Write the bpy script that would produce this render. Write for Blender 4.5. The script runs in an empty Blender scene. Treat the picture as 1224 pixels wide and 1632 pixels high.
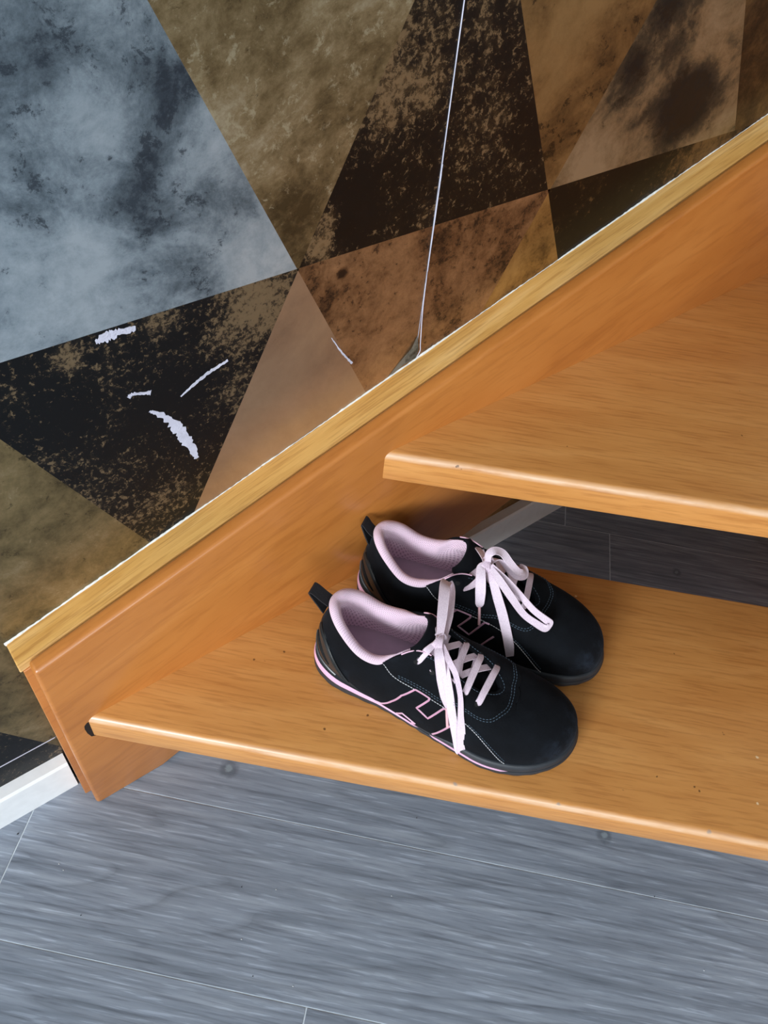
import bpy, bmesh, math, random
import numpy as np
from mathutils import Vector, Matrix

random.seed(7)
scene = bpy.context.scene
COL = scene.collection

# ------------------------------------------------------------------ camera
cam_data = bpy.data.cameras.new('camera')
cam = bpy.data.objects.new('camera', cam_data)
COL.objects.link(cam)
scene.camera = cam
RIGHT = Vector((0.80262761, -0.59120511, 0.07915446))
DOWN = Vector((-0.40925517, -0.64236573, -0.64797877))
FWD = Vector((0.43393447, 0.48769128, -0.75753422))
M4 = Matrix((
    (RIGHT.x, -DOWN.x, -FWD.x, -0.0718),
    (RIGHT.y, -DOWN.y, -FWD.y, -0.4968),
    (RIGHT.z, -DOWN.z, -FWD.z, 0.9764),
    (0, 0, 0, 1)))
cam.matrix_world = M4
cam_data.sensor_fit = 'HORIZONTAL'
cam_data.sensor_width = 36.0
cam_data.lens = 36.0 * 1300.53 / 1224.0
cam_data.clip_start = 0.02

# ------------------------------------------------------------------ world, daylight, exposure
world = bpy.data.worlds.new('world')
scene.world = world
world.use_nodes = True
wn = world.node_tree.nodes
wn['Background'].inputs[0].default_value = (0.80, 0.90, 1.0, 1)
wn['Background'].inputs[1].default_value = 1.0


def area(name, loc, target, sx, sy, power, color):
    ld = bpy.data.lights.new(name, 'AREA')
    ld.shape = 'RECTANGLE'
    ld.size, ld.size_y = sx, sy
    ld.energy = power
    ld.color = color
    o = bpy.data.objects.new(name, ld)
    COL.objects.link(o)
    o.location = loc
    d = Vector(target) - Vector(loc)
    o.rotation_euler = d.to_track_quat('-Z', 'Y').to_euler()
    return o


area('window_daylight', (-3.27, -1.75, 1.7), (0.0, -1.75, 1.3), 1.9, 1.2, 215, (0.88, 0.95, 1.0))
area('front_window_daylight', (-1.9, -3.67, 1.7), (-1.9, 0.0, 1.3), 1.2, 1.2, 50, (0.88, 0.95, 1.0))

vs = scene.view_settings
scene.display_settings.display_device = 'sRGB'
vs.view_transform = 'Standard'
vs.look = 'None'
vs.exposure = -0.1
vs.gamma = 1.0
vs.use_curve_mapping = False


# ------------------------------------------------------------------ helpers
def srgb(r, g, b):
    def f(c):
        c /= 255.0
        return c / 12.92 if c <= 0.04045 else ((c + 0.055) / 1.055) ** 2.4
    return (f(r), f(g), f(b), 1.0)


def mesh_obj(name, verts, faces, mats, parent=None, smooth=False, fmat=None, auto=None):
    me = bpy.data.meshes.new(name)
    me.from_pydata([tuple(map(float, v)) for v in verts], [], [tuple(map(int, f)) for f in faces])
    if not isinstance(mats, (list, tuple)):
        mats = [mats]
    for m in mats:
        me.materials.append(m)
    if fmat is not None:
        me.polygons.foreach_set('material_index', list(fmat))
    if smooth:
        me.polygons.foreach_set('use_smooth', [True] * len(me.polygons))
        if auto is not None:
            me.set_sharp_from_angle(angle=math.radians(auto))
    me.update()
    o = bpy.data.objects.new(name, me)
    COL.objects.link(o)
    if parent is not None:
        o.parent = parent
    return o


def empty(name, loc=(0, 0, 0), rz=0.0):
    o = bpy.data.objects.new(name, None)
    o.empty_display_size = 0.05
    COL.objects.link(o)
    o.location = loc
    o.rotation_euler = (0, 0, rz)
    return o


def tag(o, label=None, cat=None, group=None, kind=None):
    if label: o['label'] = label
    if cat: o['category'] = cat
    if group: o['group'] = group
    if kind: o['kind'] = kind
    return o


def bevel_mesh(o, width, segs=2, angle=35):
    bm = bmesh.new()
    bm.from_mesh(o.data)
    es = [e for e in bm.edges if len(e.link_faces) == 2 and e.calc_face_angle(0) > math.radians(angle)]
    bmesh.ops.bevel(bm, geom=es, offset=width, segments=segs, profile=0.5, affect='EDGES')
    bm.normal_update()
    bm.to_mesh(o.data)
    bm.free()


def prism(name, poly, axis, a, b, mat, parent=None):
    """polygon given in the two other axes, extruded from a to b along axis ('y' or 'z')"""
    n = len(poly)
    def P(p, t):
        return (p[0], t, p[1]) if axis == 'y' else (p[0], p[1], t)
    verts = [P(p, a) for p in poly] + [P(p, b) for p in poly]
    faces = [tuple(range(n)), tuple(range(2 * n - 1, n - 1, -1))]
    for i in range(n):
        j = (i + 1) % n
        faces.append((i, n + i, n + j, j))
    o = mesh_obj(name, verts, faces, mat, parent)
    bm = bmesh.new()
    bm.from_mesh(o.data)
    bmesh.ops.recalc_face_normals(bm, faces=bm.faces)
    bm.to_mesh(o.data)
    bm.free()
    return o


# ------------------------------------------------------------------ materials
class NT:
    def __init__(self, name):
        self.m = bpy.data.materials.new(name)
        self.m.use_nodes = True
        self.t = self.m.node_tree
        self.n = self.t.nodes
        self.bsdf = self.n['Principled BSDF']

    def node(self, typ, **kw):
        x = self.n.new(typ)
        for k, v in kw.items():
            setattr(x, k, v)
        return x

    def link(self, a, b):
        self.t.links.new(a, b)

    def coord(self, rot=(0, 0, 0), scale=(1, 1, 1), loc=(0, 0, 0), kind='Object', rand=0.0):
        tc = self.node('ShaderNodeTexCoord')
        out = tc.outputs[kind]
        mp = self.node('ShaderNodeMapping')
        mp.inputs['Rotation'].default_value = rot
        mp.inputs['Scale'].default_value = scale
        mp.inputs['Location'].default_value = loc
        if rand:
            oi = self.node('ShaderNodeObjectInfo')
            mul = self.node('ShaderNodeVectorMath', operation='SCALE')
            mul.inputs[0].default_value = (rand, rand * 0.37, 0)
            self.link(oi.outputs['Random'], mul.inputs['Scale'])
            ad = self.node('ShaderNodeVectorMath', operation='ADD')
            self.link(out, ad.inputs[0])
            self.link(mul.outputs[0], ad.inputs[1])
            out = ad.outputs[0]
        if any(rot):
            mp.inputs['Rotation'].default_value = (0, 0, 0)
            mr = self.node('ShaderNodeMapping')
            mr.inputs['Rotation'].default_value = rot
            self.link(out, mr.inputs[0])
            out = mr.outputs[0]
        self.link(out, mp.inputs[0])
        return mp.outputs[0]

    def noise(self, vec, scale, detail=4, rough=0.55, dist=0.0):
        x = self.node('ShaderNodeTexNoise')
        x.inputs['Scale'].default_value = scale
        x.inputs['Detail'].default_value = detail
        x.inputs['Roughness'].default_value = rough
        x.inputs['Distortion'].default_value = dist
        self.link(vec, x.inputs['Vector'])
        return x.outputs['Fac']

    def ramp(self, fac, stops, interp='LINEAR'):
        x = self.node('ShaderNodeValToRGB')
        x.color_ramp.interpolation = interp
        el = x.color_ramp.elements
        while len(el) < len(stops):
            el.new(0.5)
        for e, (p, c) in zip(el, stops):
            e.position = p
            e.color = c if len(c) == 4 else (*c, 1)
        self.link(fac, x.inputs[0])
        return x.outputs[0]

    def val(self, fac, lo, hi, a=0.0, b=1.0):
        x = self.node('ShaderNodeMapRange')
        x.inputs[1].default_value = lo
        x.inputs[2].default_value = hi
        x.inputs[3].default_value = a
        x.inputs[4].default_value = b
        self.link(fac, x.inputs[0])
        return x.outputs[0]

    def mix(self, fac, a, b, blend='MIX'):
        x = self.node('ShaderNodeMix', data_type='RGBA', blend_type=blend)
        if isinstance(fac, (int, float)):
            x.inputs[0].default_value = fac
        else:
            self.link(fac, x.inputs[0])
        for s, v in ((6, a), (7, b)):
            if isinstance(v, tuple):
                x.inputs[s].default_value = v
            else:
                self.link(v, x.inputs[s])
        return x.outputs[2]

    def math(self, op, a, b=0.0, clamp=False):
        x = self.node('ShaderNodeMath', operation=op, use_clamp=clamp)
        for s, v in ((0, a), (1, b)):
            if isinstance(v, (int, float)):
                x.inputs[s].default_value = v
            else:
                self.link(v, x.inputs[s])
        return x.outputs[0]

    def color(self, c):
        if isinstance(c, tuple):
            self.bsdf.inputs['Base Color'].default_value = c
        else:
            self.link(c, self.bsdf.inputs['Base Color'])

    def set(self, **kw):
        for k, v in kw.items():
            i = self.bsdf.inputs[k.replace('_', ' ')]
            if isinstance(v, (int, float, tuple)):
                i.default_value = v
            else:
                self.link(v, i)

    def bump(self, h, strength=0.2, dist=0.001):
        x = self.node('ShaderNodeBump')
        x.inputs['Strength'].default_value = strength
        x.inputs['Distance'].default_value = dist
        self.link(h, x.inputs['Height'])
        self.link(x.outputs[0], self.bsdf.inputs['Normal'])


def plain(name, c, rough=0.5, metallic=0.0, bump=None, var=0.12, **kw):
    t = NT(name)
    v = t.coord()
    n = t.noise(v, 60, 3)
    dark = tuple(x * (1 - var) for x in c[:3]) + (1,)
    lite = tuple(min(1, x * (1 + var)) for x in c[:3]) + (1,)
    t.color(t.ramp(n, [(0.35, dark), (0.65, lite)]))
    t.set(Roughness=rough, Metallic=metallic, **kw)
    if bump:
        t.bump(t.noise(v, bump[0], 3), bump[1], bump[2])
    return t.m


def wood(name, az, tilt, cols, rough=0.33, grain=1.0, wear_glint=None, coat=0.25, strong=0.35):
    """cols: dark, mid, light.  az: grain direction in plan, tilt: grain slope in the xz plane"""
    t = NT(name)
    rot = (0, 0, -az) if tilt == 0 else (0, tilt, 0)
    v1 = t.coord(rot=rot, scale=(1.6, 9 * grain, 9 * grain))
    v2 = t.coord(rot=rot, scale=(9, 150 * grain, 150 * grain))
    v3 = t.coord(rot=rot, scale=(3, 40 * grain, 40 * grain))
    n1 = t.noise(v1, 3.0, 5, 0.55, 0.6)
    n2 = t.noise(v2, 2.0, 3, 0.6)
    n3 = t.noise(v3, 2.2, 3, 0.6, 0.3)
    base = t.ramp(n1, [(0.3, cols[0]), (0.5, cols[1]), (0.72, cols[2])])
    pores = t.ramp(n2, [(0.38, (0.55, 0.42, 0.33, 1)), (0.5, (1, 1, 1, 1))])
    c = t.mix(strong, base, pores, 'MULTIPLY')
    streak = t.ramp(n3, [(0.35, (0.82, 0.74, 0.66, 1)), (0.6, (1, 1, 1, 1))])
    c = t.mix(strong, c, streak, 'MULTIPLY')
    if wear_glint:
        # rubbed varnish and painted-in highlight along the nosing: distance behind the front edge line
        px, py, ang, zt, wcol = wear_glint
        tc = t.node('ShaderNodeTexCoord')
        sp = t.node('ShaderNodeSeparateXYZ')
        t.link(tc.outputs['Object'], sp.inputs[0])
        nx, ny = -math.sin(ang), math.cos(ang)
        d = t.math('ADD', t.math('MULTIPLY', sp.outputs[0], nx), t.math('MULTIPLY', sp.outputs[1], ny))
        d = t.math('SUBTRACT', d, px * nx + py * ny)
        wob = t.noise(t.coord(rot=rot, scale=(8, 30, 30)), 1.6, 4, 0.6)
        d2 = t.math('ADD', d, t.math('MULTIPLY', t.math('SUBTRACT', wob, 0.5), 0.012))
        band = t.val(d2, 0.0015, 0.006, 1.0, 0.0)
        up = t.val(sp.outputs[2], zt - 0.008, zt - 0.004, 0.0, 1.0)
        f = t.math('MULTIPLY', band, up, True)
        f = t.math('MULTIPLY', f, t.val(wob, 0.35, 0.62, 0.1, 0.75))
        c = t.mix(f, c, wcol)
        # small dents and specks
        wobb = t.noise(t.coord(), 260, 3, 0.6)
        for lst, col, rr, st in ((CHIPS, srgb(150, 138, 128), 0.0032, 0.8), (SPECKS, srgb(92, 56, 28), 0.0016, 0.85), (NICKS, srgb(240, 216, 176), 0.0018, 0.8)):
            for (kx, ky) in lst:
                d = t.node('ShaderNodeVectorMath', operation='DISTANCE')
                t.link(tc.outputs['Object'], d.inputs[0])
                d.inputs[1].default_value = (kx, ky, zt)
                dd = t.math('ADD', d.outputs['Value'], t.math('MULTIPLY', t.math('SUBTRACT', wobb, 0.5), rr * 1.6))
                c = t.mix(t.val(dd, rr * 0.5, rr, st, 0.0), c, col)
        sp2 = t.noise(t.coord(scale=(1, 1, 1)), 95, 2, 0.5)
        spk = t.val(sp2, 0.765, 0.79, 0.0, 0.75)
        c = t.mix(spk, c, srgb(80, 48, 22))
    t.color(c)
    t.set(Roughness=rough, Coat_Weight=coat, Coat_Roughness=0.22)
    t.bump(n2, 0.12, 0.0006)
    return t.m


def paper(name, cols, stops, s1, s2, amt=0.5, metallic=0.6, rough=0.38, stretch=(1, 1, 1), patch=None, seed=0.0, tilt=0.0, fleck=None):
    """printed metallic wallpaper facet: clouds, blotches at given places, and crisp flecks"""
    t = NT(name)
    v = t.coord(rot=(0, tilt, 0), scale=stretch, loc=(seed, 0, seed * 0.7))
    n1 = t.noise(v, s1, 10, 0.66, 0.5)
    n2 = t.noise(v, s2, 10, 0.8, 0.25)
    f = t.math('ADD', t.math('MULTIPLY', n1, 1 - amt), t.math('MULTIPLY', n2, amt))
    f = t.math('ADD', t.math('MULTIPLY', f, 2.0), -0.5)
    tc = t.node('ShaderNodeTexCoord')
    for (x, z, r, w) in (patch or []):
        d = t.node('ShaderNodeVectorMath', operation='DISTANCE')
        t.link(tc.outputs['Object'], d.inputs[0])
        d.inputs[1].default_value = (x, 0, z)
        mr = t.node('ShaderNodeMapRange', interpolation_type='SMOOTHSTEP')
        mr.inputs[1].default_value, mr.inputs[2].default_value = 0.0, r
        mr.inputs[3].default_value, mr.inputs[4].default_value = w, 0.0
        t.link(d.outputs['Value'], mr.inputs[0])
        f = t.math('ADD', f, mr.outputs[0])
    c = t.ramp(f, list(zip(stops, cols)))
    v2 = t.coord(scale=(1, 1, 1), loc=(seed * 3, 0, seed))
    for (sc, lo, hi, col, amt2, bias) in (fleck or []):
        nf = t.noise(v2, sc, 8, 0.78, 0.3)
        nf = t.math('ADD', nf, t.math('MULTIPLY', t.math('SUBTRACT', 0.5, f), bias))
        c = t.mix(t.val(nf, lo, hi, 0.0, amt2), c, col)
    t.color(c)
    t.set(Metallic=metallic, Roughness=t.val(n2, 0.3, 0.7, rough + 0.1, rough - 0.06))
    t.bump(n2, 0.08, 0.0004)
    return t.m


CHIPS = [(0.1255, -0.2206), (0.2267, -0.3168), (0.2992, -0.3914), (0.4043, -0.4973)]
SPECKS = [(0.166, -0.094), (0.1981, -0.2068), (0.1521, -0.1942), (0.134, -0.084), (0.4285, -0.4582), (0.4291, -0.4642)]
NICKS = [(0.5102, -0.4761), (0.469, -0.5066), (0.4949, -0.2211)]
TR1_AZ, TR2_AZ = -0.7924, -0.771
W_D, W_M, W_L = srgb(200, 136, 72), srgb(208, 145, 79), srgb(216, 155, 89)
WEAR_GLINT = srgb(232, 205, 178)
m_tread1 = wood('varnished_beech_tread', TR1_AZ, 0, (W_D, W_M, W_L), wear_glint=(-0.0402, -0.0504, TR1_AZ, 0.19, WEAR_GLINT))
m_tread2 = wood('varnished_beech_tread_upper', TR2_AZ, 0, (W_D, W_M, W_L), wear_glint=(0.3174, -0.0504, TR2_AZ, 0.38, WEAR_GLINT))
m_stringer = wood('varnished_beech_stringer', 0, 0.297, (srgb(184, 114, 52), srgb(194, 123, 58), srgb(202, 132, 66)), grain=0.5, strong=0.22)
m_cap = wood('light_oak_strip', 0, 0.297, (srgb(210, 156, 82), srgb(226, 176, 102), srgb(240, 197, 130)), rough=0.42, grain=1.6, strong=0.45)
m_slot = plain('dark_gap', srgb(34, 20, 12), 0.8)
m_white = plain('white_gloss_paint', srgb(244, 246, 248), 0.35, var=0.03)
m_caulk = plain('white_filler', srgb(236, 236, 232), 0.7, bump=(300, 0.5, 0.001), var=0.06)
m_tear = plain('white_torn_paper', srgb(205, 205, 222), 0.9, bump=(500, 0.5, 0.001), var=0.1)
m_plaster = plain('plaster', srgb(158, 155, 150), 0.9)


def floor_mat():
    t = NT('grey_oak_vinyl')
    v1 = t.coord(scale=(0.45, 4.8, 1), rand=9.0)
    v2 = t.coord(scale=(17, 300, 1), rand=5.0)
    v3 = t.coord(scale=(3.0, 60, 1), rand=7.0)
    n1 = t.noise(v1, 2.2, 1.0, 0.35, 0.0)
    rings = t.math('FRACT', t.math('MULTIPLY', n1, 15.0))
    rings = t.ramp(rings, [(0.0, (0.25, 0.25, 0.25, 1)), (0.10, (0.62, 0.62, 0.62, 1)), (0.45, (0.95, 0.95, 0.95, 1)), (0.9, (1, 1, 1, 1)), (1.0, (0.45, 0.45, 0.45, 1))])
    n2 = t.noise(v2, 1.0, 3, 0.55, 0.3)
    n3 = t.noise(v3, 1.6, 4, 0.6)
    oi = t.node('ShaderNodeObjectInfo')
    base = t.ramp(n3, [(0.3, srgb(122, 131, 144)), (0.5, srgb(141, 150, 164)), (0.7, srgb(160, 169, 182))])
    c = t.mix(0.36, base, rings, 'MULTIPLY')
    lines = t.ramp(n2, [(0.34, (0.6, 0.6, 0.62, 1)), (0.47, (1, 1, 1, 1)), (0.58, (1, 1, 1, 1)), (0.66, (1.6, 1.6, 1.6, 1))])
    c = t.mix(0.65, c, lines, 'MULTIPLY')
    geo = t.node('ShaderNodeNewGeometry')
    wob = t.noise(t.coord(), 150, 3, 0.6)
    for (kx, ky, kr) in ((0.081, -0.0988, 0.010), (0.4081, -0.4247, 0.008), (0.7969, -0.2097, 0.006)):     # printed knots
        d = t.node('ShaderNodeVectorMath', operation='DISTANCE')
        t.link(geo.outputs['Position'], d.inputs[0])
        d.inputs[1].default_value = (kx, ky, 0)
        dd = t.math('ADD', d.outputs['Value'], t.math('MULTIPLY', t.math('SUBTRACT', wob, 0.5), 0.008))
        c = t.mix(t.val(dd, kr * 0.8, kr * 1.4, 0.6, 0.0), c, srgb(84, 92, 102))
        c = t.mix(t.val(dd, kr * 0.3, kr * 0.55, 0.7, 0.0), c, srgb(150, 164, 172))
    tone = t.val(oi.outputs['Random'], 0, 1, 0.90, 1.06)
    tv = t.node('ShaderNodeCombineColor')
    for i in range(3):
        t.link(tone, tv.inputs[i])
    c = t.mix(1.0, c, tv.outputs[0], 'MULTIPLY')
    t.color(c)
    t.set(Roughness=t.val(n2, 0.3, 0.7, 0.5, 0.38), Specular_IOR_Level=0.5)
    t.bump(n2, 0.25, 0.0006)
    return t.m


m_floor = floor_mat()
m_joint = plain('pale_floor_joint', srgb(205, 214, 222), 0.6)

# ------------------------------------------------------------------ floor: planks at an angle to the wall
PA = -0.8083
PW = 0.1809
O1 = -0.2388
pd = Vector((math.cos(PA), math.sin(PA), 0))
pn = Vector((-math.sin(PA), math.cos(PA), 0))
floor = mesh_obj('floor', [(-3.2, -3.6, -0.0005), (2.2, -3.6, -0.0005), (2.2, 0.0, -0.0005), (-3.2, 0.0, -0.0005),
                           (-3.2, -3.6, -0.05), (2.2, -3.6, -0.05), (2.2, 0.0, -0.05), (-3.2, 0.0, -0.05)],
                 [(0, 1, 2, 3), (7, 6, 5, 4), (0, 4, 5, 1), (1, 5, 6, 2), (2, 6, 7, 3), (3, 7, 4, 0)], m_joint)
tag(floor, 'grey oak-look vinyl plank floor laid at an angle to the wall', None, None, 'structure')
PLEN = 1.22
seam = {-1: 0.2795, 0: -0.0781, 1: 0.83, 2: 0.2, 3: 0.5994}


def clip(poly, nx, ny, d):
    """keep the part of a polygon where nx*x+ny*y <= d"""
    out = []
    for i in range(len(poly)):
        a, b = poly[i], poly[(i + 1) % len(poly)]
        fa, fb = nx * a[0] + ny * a[1] - d, nx * b[0] + ny * b[1] - d
        if fa <= 0: out.append(a)
        if (fa < 0 < fb) or (fb < 0 < fa):
            s = fa / (fa - fb)
            out.append((a[0] + (b[0] - a[0]) * s, a[1] + (b[1] - a[1]) * s))
    return out


g = 0.0008
for r in range(-13, 10):
    s0 = seam.get(r, (r * 0.437) % PLEN)
    o_lo, o_hi = O1 + r * PW, O1 + (r + 1) * PW
    for k in range(-4, 5):
        a0, a1 = s0 + k * PLEN, s0 + (k + 1) * PLEN
        quad = [(a0 + g, o_lo + g), (a1 - g, o_lo + g), (a1 - g, o_hi - g), (a0 + g, o_hi - g)]
        # clip to the room, in plan
        wp = [(pd.x * u + pn.x * w, pd.y * u + pn.y * w) for u, w in quad]
        for cl in ((0, 1, -0.001), (0, -1, 3.55), (-1, 0, 3.15), (1, 0, 2.19)):
            wp = clip(wp, *cl)
            if len(wp) < 3: break
        if len(wp) < 3: continue
        lp = [(pd.x * x + pd.y * y - a0, pn.x * x + pn.y * y - o_lo) for x, y in wp]
        n = len(lp)
        verts = [(x, y, 0.0) for x, y in lp] + [(x, y, -0.0005) for x, y in lp]
        faces = [tuple(range(n))] + [(i, n + i, n + (i + 1) % n, (i + 1) % n) for i in range(n)]
        o = mesh_obj('floor_plank', verts, faces, m_floor)
        P = pd * a0 + pn * o_lo
        o.location = P
        o.rotation_euler = (0, 0, PA)
        o.parent = floor

# ------------------------------------------------------------------ wall with printed metallic paper
wall = mesh_obj('wall_left', [(-3.2, 0.0006, -0.05), (2.2, 0.0006, -0.05), (2.2, 0.0006, 2.5), (-3.2, 0.0006, 2.5),
                              (-3.2, 0.12, -0.05), (2.2, 0.12, -0.05), (2.2, 0.12, 2.5), (-3.2, 0.12, 2.5)],
                [(0, 1, 2, 3), (7, 6, 5, 4), (0, 4, 5, 1), (1, 5, 6, 2), (2, 6, 7, 3), (3, 7, 4, 0)], m_plaster)
tag(wall, 'wall papered with blue-grey, gold and black metallic diamonds', None, None, 'structure')
wall2 = mesh_obj('wall_right', [(2.2, 0.0, -0.05), (2.2, -3.6, -0.05), (2.2, -3.6, 2.5), (2.2, 0.0, 2.5),
                                (2.32, 0.0, -0.05), (2.32, -3.6, -0.05), (2.32, -3.6, 2.5), (2.32, 0.0, 2.5)],
                 [(3, 2, 1, 0), (4, 5, 6, 7), (0, 1, 5, 4), (1, 2, 6, 5), (2, 3, 7, 6), (3, 0, 4, 7)], m_plaster)
tag(wall2, 'plain plaster wall behind the turn of the stairs', None, None, 'structure')



def wall_open(name, axis, at, lo, hi, o0, o1, z0, z1, label):
    """wall in the plane axis=at from lo to hi, 12 cm thick outwards, with one opening"""
    boxes = [(lo, o0, -0.05, 2.5), (o1, hi, -0.05, 2.5), (o0, o1, z1, 2.5)] + ([(o0, o1, -0.05, z0)] if z0 > 0 else [])
    verts, faces = [], []
    for a, b, c0_, c1_ in boxes:
        k = len(verts)
        for t in (at, at - 0.12):
            for (s, z) in ((a, c0_), (b, c0_), (b, c1_), (a, c1_)):
                verts.append((t, s, z) if axis == 'x' else (s, t, z))
        faces += [(k, k + 1, k + 2, k + 3), (k + 7, k + 6, k + 5, k + 4), (k, k + 4, k + 5, k + 1), (k + 1, k + 5, k + 6, k + 2), (k + 2, k + 6, k + 7, k + 3), (k + 3, k + 7, k + 4, k)]
    o = mesh_obj(name, verts, faces, m_plaster)
    return tag(o, label, None, None, 'structure')


wall_open('wall_side', 'x', -3.2, -3.6, 0.0, -2.7, -0.8, 1.1, 2.3, 'plaster wall with the window opening')
wall_open('wall_front', 'y', -3.6, -3.2, 2.2, -2.5, -1.3, 1.1, 2.3, 'plaster wall with the second window opening')
ceil = mesh_obj('ceiling', [(-3.3, -3.7, 2.5), (2.3, -3.7, 2.5), (2.3, 0.1, 2.5), (-3.3, 0.1, 2.5), (-3.3, -3.7, 2.6), (2.3, -3.7, 2.6), (2.3, 0.1, 2.6), (-3.3, 0.1, 2.6)],
                [(0, 1, 2, 3), (7, 6, 5, 4), (0, 4, 5, 1), (1, 5, 6, 2), (2, 6, 7, 3), (3, 7, 4, 0)], m_plaster)
tag(ceil, 'plain white ceiling', None, None, 'structure')

LN = {  # facet lines in wall coordinates (x, z); 'left of' the line when walking from the first to the second point is side +
    1: ((0.1424, 0.8015), (0.3228, 0.4275)), 2: ((0.3406, 0.7773), (0.1268, 0.3641)), 3: ((0.0021, 0.5960), (0.8321, 0.5850)),
    4: ((0.4461, 0.7644), (0.5702, 0.5107)), 5: ((0.6158, 0.7437), (0.4740, 0.4691)), 6: ((0.7557, 0.7267), (0.8321, 0.5834)),
    7: ((-0.0158, 0.5316), (0.0725, 0.3521)), 8: ((-0.1173, 0.1634), (-0.0886, 0.1062))}


def half(i, side):
    (x0, z0), (x1, z1) = LN[i]
    nx, nz = (z1 - z0), -(x1 - x0)      # points to the right of the walking direction
    d = nx * x0 + nz * z0
    return (nx, nz, d) if side == 'L' else (-nx, -nz, -d)


# walking down: 'L' is the +x side for lines 1,2,4-8; line 3 walks to +x so 'L' is above
m_p = {}
K = (0.004, 0.004, 0.005, 1)
DK, BR = srgb(26, 26, 28), srgb(36, 26, 18)
m_p['silver'] = paper('paper_blue_silver', [srgb(66, 76, 86), srgb(116, 130, 140), srgb(156, 170, 180), srgb(184, 196, 204)], [0.26, 0.42, 0.56, 0.74], 8, 30, 0.36, 0.55, 0.36, seed=1.3,
                      patch=[(0.043, 0.704, 0.05, -0.16), (0.141, 0.753, 0.06, -0.16), (0.12, 0.662, 0.07, -0.10), (0.098, 0.735, 0.05, 0.14), (0.06, 0.618, 0.08, 0.20), (0.063, 0.79, 0.06, -0.12), (0.20, 0.615, 0.06, 0.16), (0.16, 0.70, 0.05, 0.10)],
                      fleck=[(48, 0.58, 0.63, srgb(52, 60, 70), 0.75, 0.35), (120, 0.62, 0.67, srgb(70, 80, 90), 0.6, 0.15)])
m_p['gold'] = paper('paper_dull_gold', [srgb(80, 66, 42), srgb(124, 106, 74), srgb(152, 134, 100), srgb(192, 180, 152)], [0.28, 0.45, 0.58, 0.78], 8, 36, 0.42, 0.6, 0.36, seed=2.2, stretch=(1, 1, 1.3), tilt=0.4,
                    patch=[(0.180, 0.722, 0.055, 0.22), (0.241, 0.640, 0.05, -0.20), (0.29, 0.70, 0.05, -0.08)],
                    fleck=[(75, 0.56, 0.62, srgb(190, 180, 150), 0.65, -0.25), (30, 0.60, 0.66, srgb(178, 164, 130), 0.5, -0.1), (70, 0.61, 0.66, srgb(70, 56, 34), 0.6, 0.3)])
m_p['black'] = paper('paper_black_grit', [srgb(24, 19, 16), srgb(34, 27, 21), srgb(70, 56, 38), srgb(120, 98, 68)], [0.46, 0.60, 0.74, 0.92], 10, 60, 0.5, 0.5, 0.36, seed=3.1,
                     patch=[(0.324, 0.730, 0.09, 0.34), (0.265, 0.605, 0.028, 0.5), (0.275, 0.63, 0.02, 0.3), (0.40, 0.70, 0.12, 0.08), (0.30, 0.625, 0.04, -0.2)],
                     fleck=[(170, 0.57, 0.63, srgb(146, 122, 90), 0.75, -0.42), (60, 0.66, 0.70, srgb(96, 78, 52), 0.7, -0.2)])
m_p['tan'] = paper('paper_tan_gold', [srgb(88, 66, 40), srgb(122, 94, 58), srgb(146, 116, 74), srgb(158, 128, 84)], [0.24, 0.42, 0.58, 0.76], 9, 40, 0.35, 0.6, 0.34, seed=4.7,
                   patch=[(0.503, 0.739, 0.08, 0.14), (0.528, 0.635, 0.05, -0.16)], fleck=[(60, 0.62, 0.66, srgb(50, 38, 24), 0.85, 0.5), (150, 0.62, 0.68, srgb(70, 52, 32), 0.5, 0.3)])
m_p['smoke'] = paper('paper_smoky_bronze', [srgb(36, 38, 38), srgb(78, 70, 56), srgb(142, 122, 92), srgb(168, 148, 118)], [0.22, 0.40, 0.56, 0.76], 8, 36, 0.35, 0.6, 0.34, seed=5.9,
                     patch=[(0.714, 0.634, 0.065, -0.50), (0.578, 0.600, 0.06, 0.26), (0.612, 0.690, 0.03, -0.35), (0.632, 0.735, 0.035, -0.35), (0.715, 0.705, 0.05, 0.16)], fleck=[(60, 0.60, 0.65, srgb(44, 38, 30), 0.8, 0.4)])
m_p['brown'] = paper('paper_dark_bronze', [srgb(30, 22, 15), srgb(60, 44, 28), srgb(92, 70, 44), srgb(120, 94, 60)], [0.28, 0.45, 0.60, 0.76], 9, 50, 0.4, 0.55, 0.36, seed=6.4, fleck=[(70, 0.6, 0.66, BR, 0.8, 0.4)])
m_p['black2'] = paper('paper_black_bronze', [srgb(18, 15, 13), srgb(26, 21, 16), srgb(66, 48, 30), srgb(112, 84, 52)], [0.52, 0.62, 0.76, 0.94], 9, 60, 0.45, 0.5, 0.34, seed=7.7, patch=[(0.80, 0.57, 0.13, 0.32)], fleck=[(120, 0.60, 0.66, srgb(120, 92, 58), 0.6, -0.4)])
m_p['amber'] = paper('paper_amber', [srgb(96, 70, 38), srgb(146, 112, 64), srgb(170, 134, 80), srgb(182, 146, 92)], [0.26, 0.42, 0.58, 0.76], 10, 50, 0.4, 0.6, 0.34, seed=8.1, fleck=[(90, 0.60, 0.66, srgb(84, 60, 34), 0.6, 0.4)])
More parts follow.
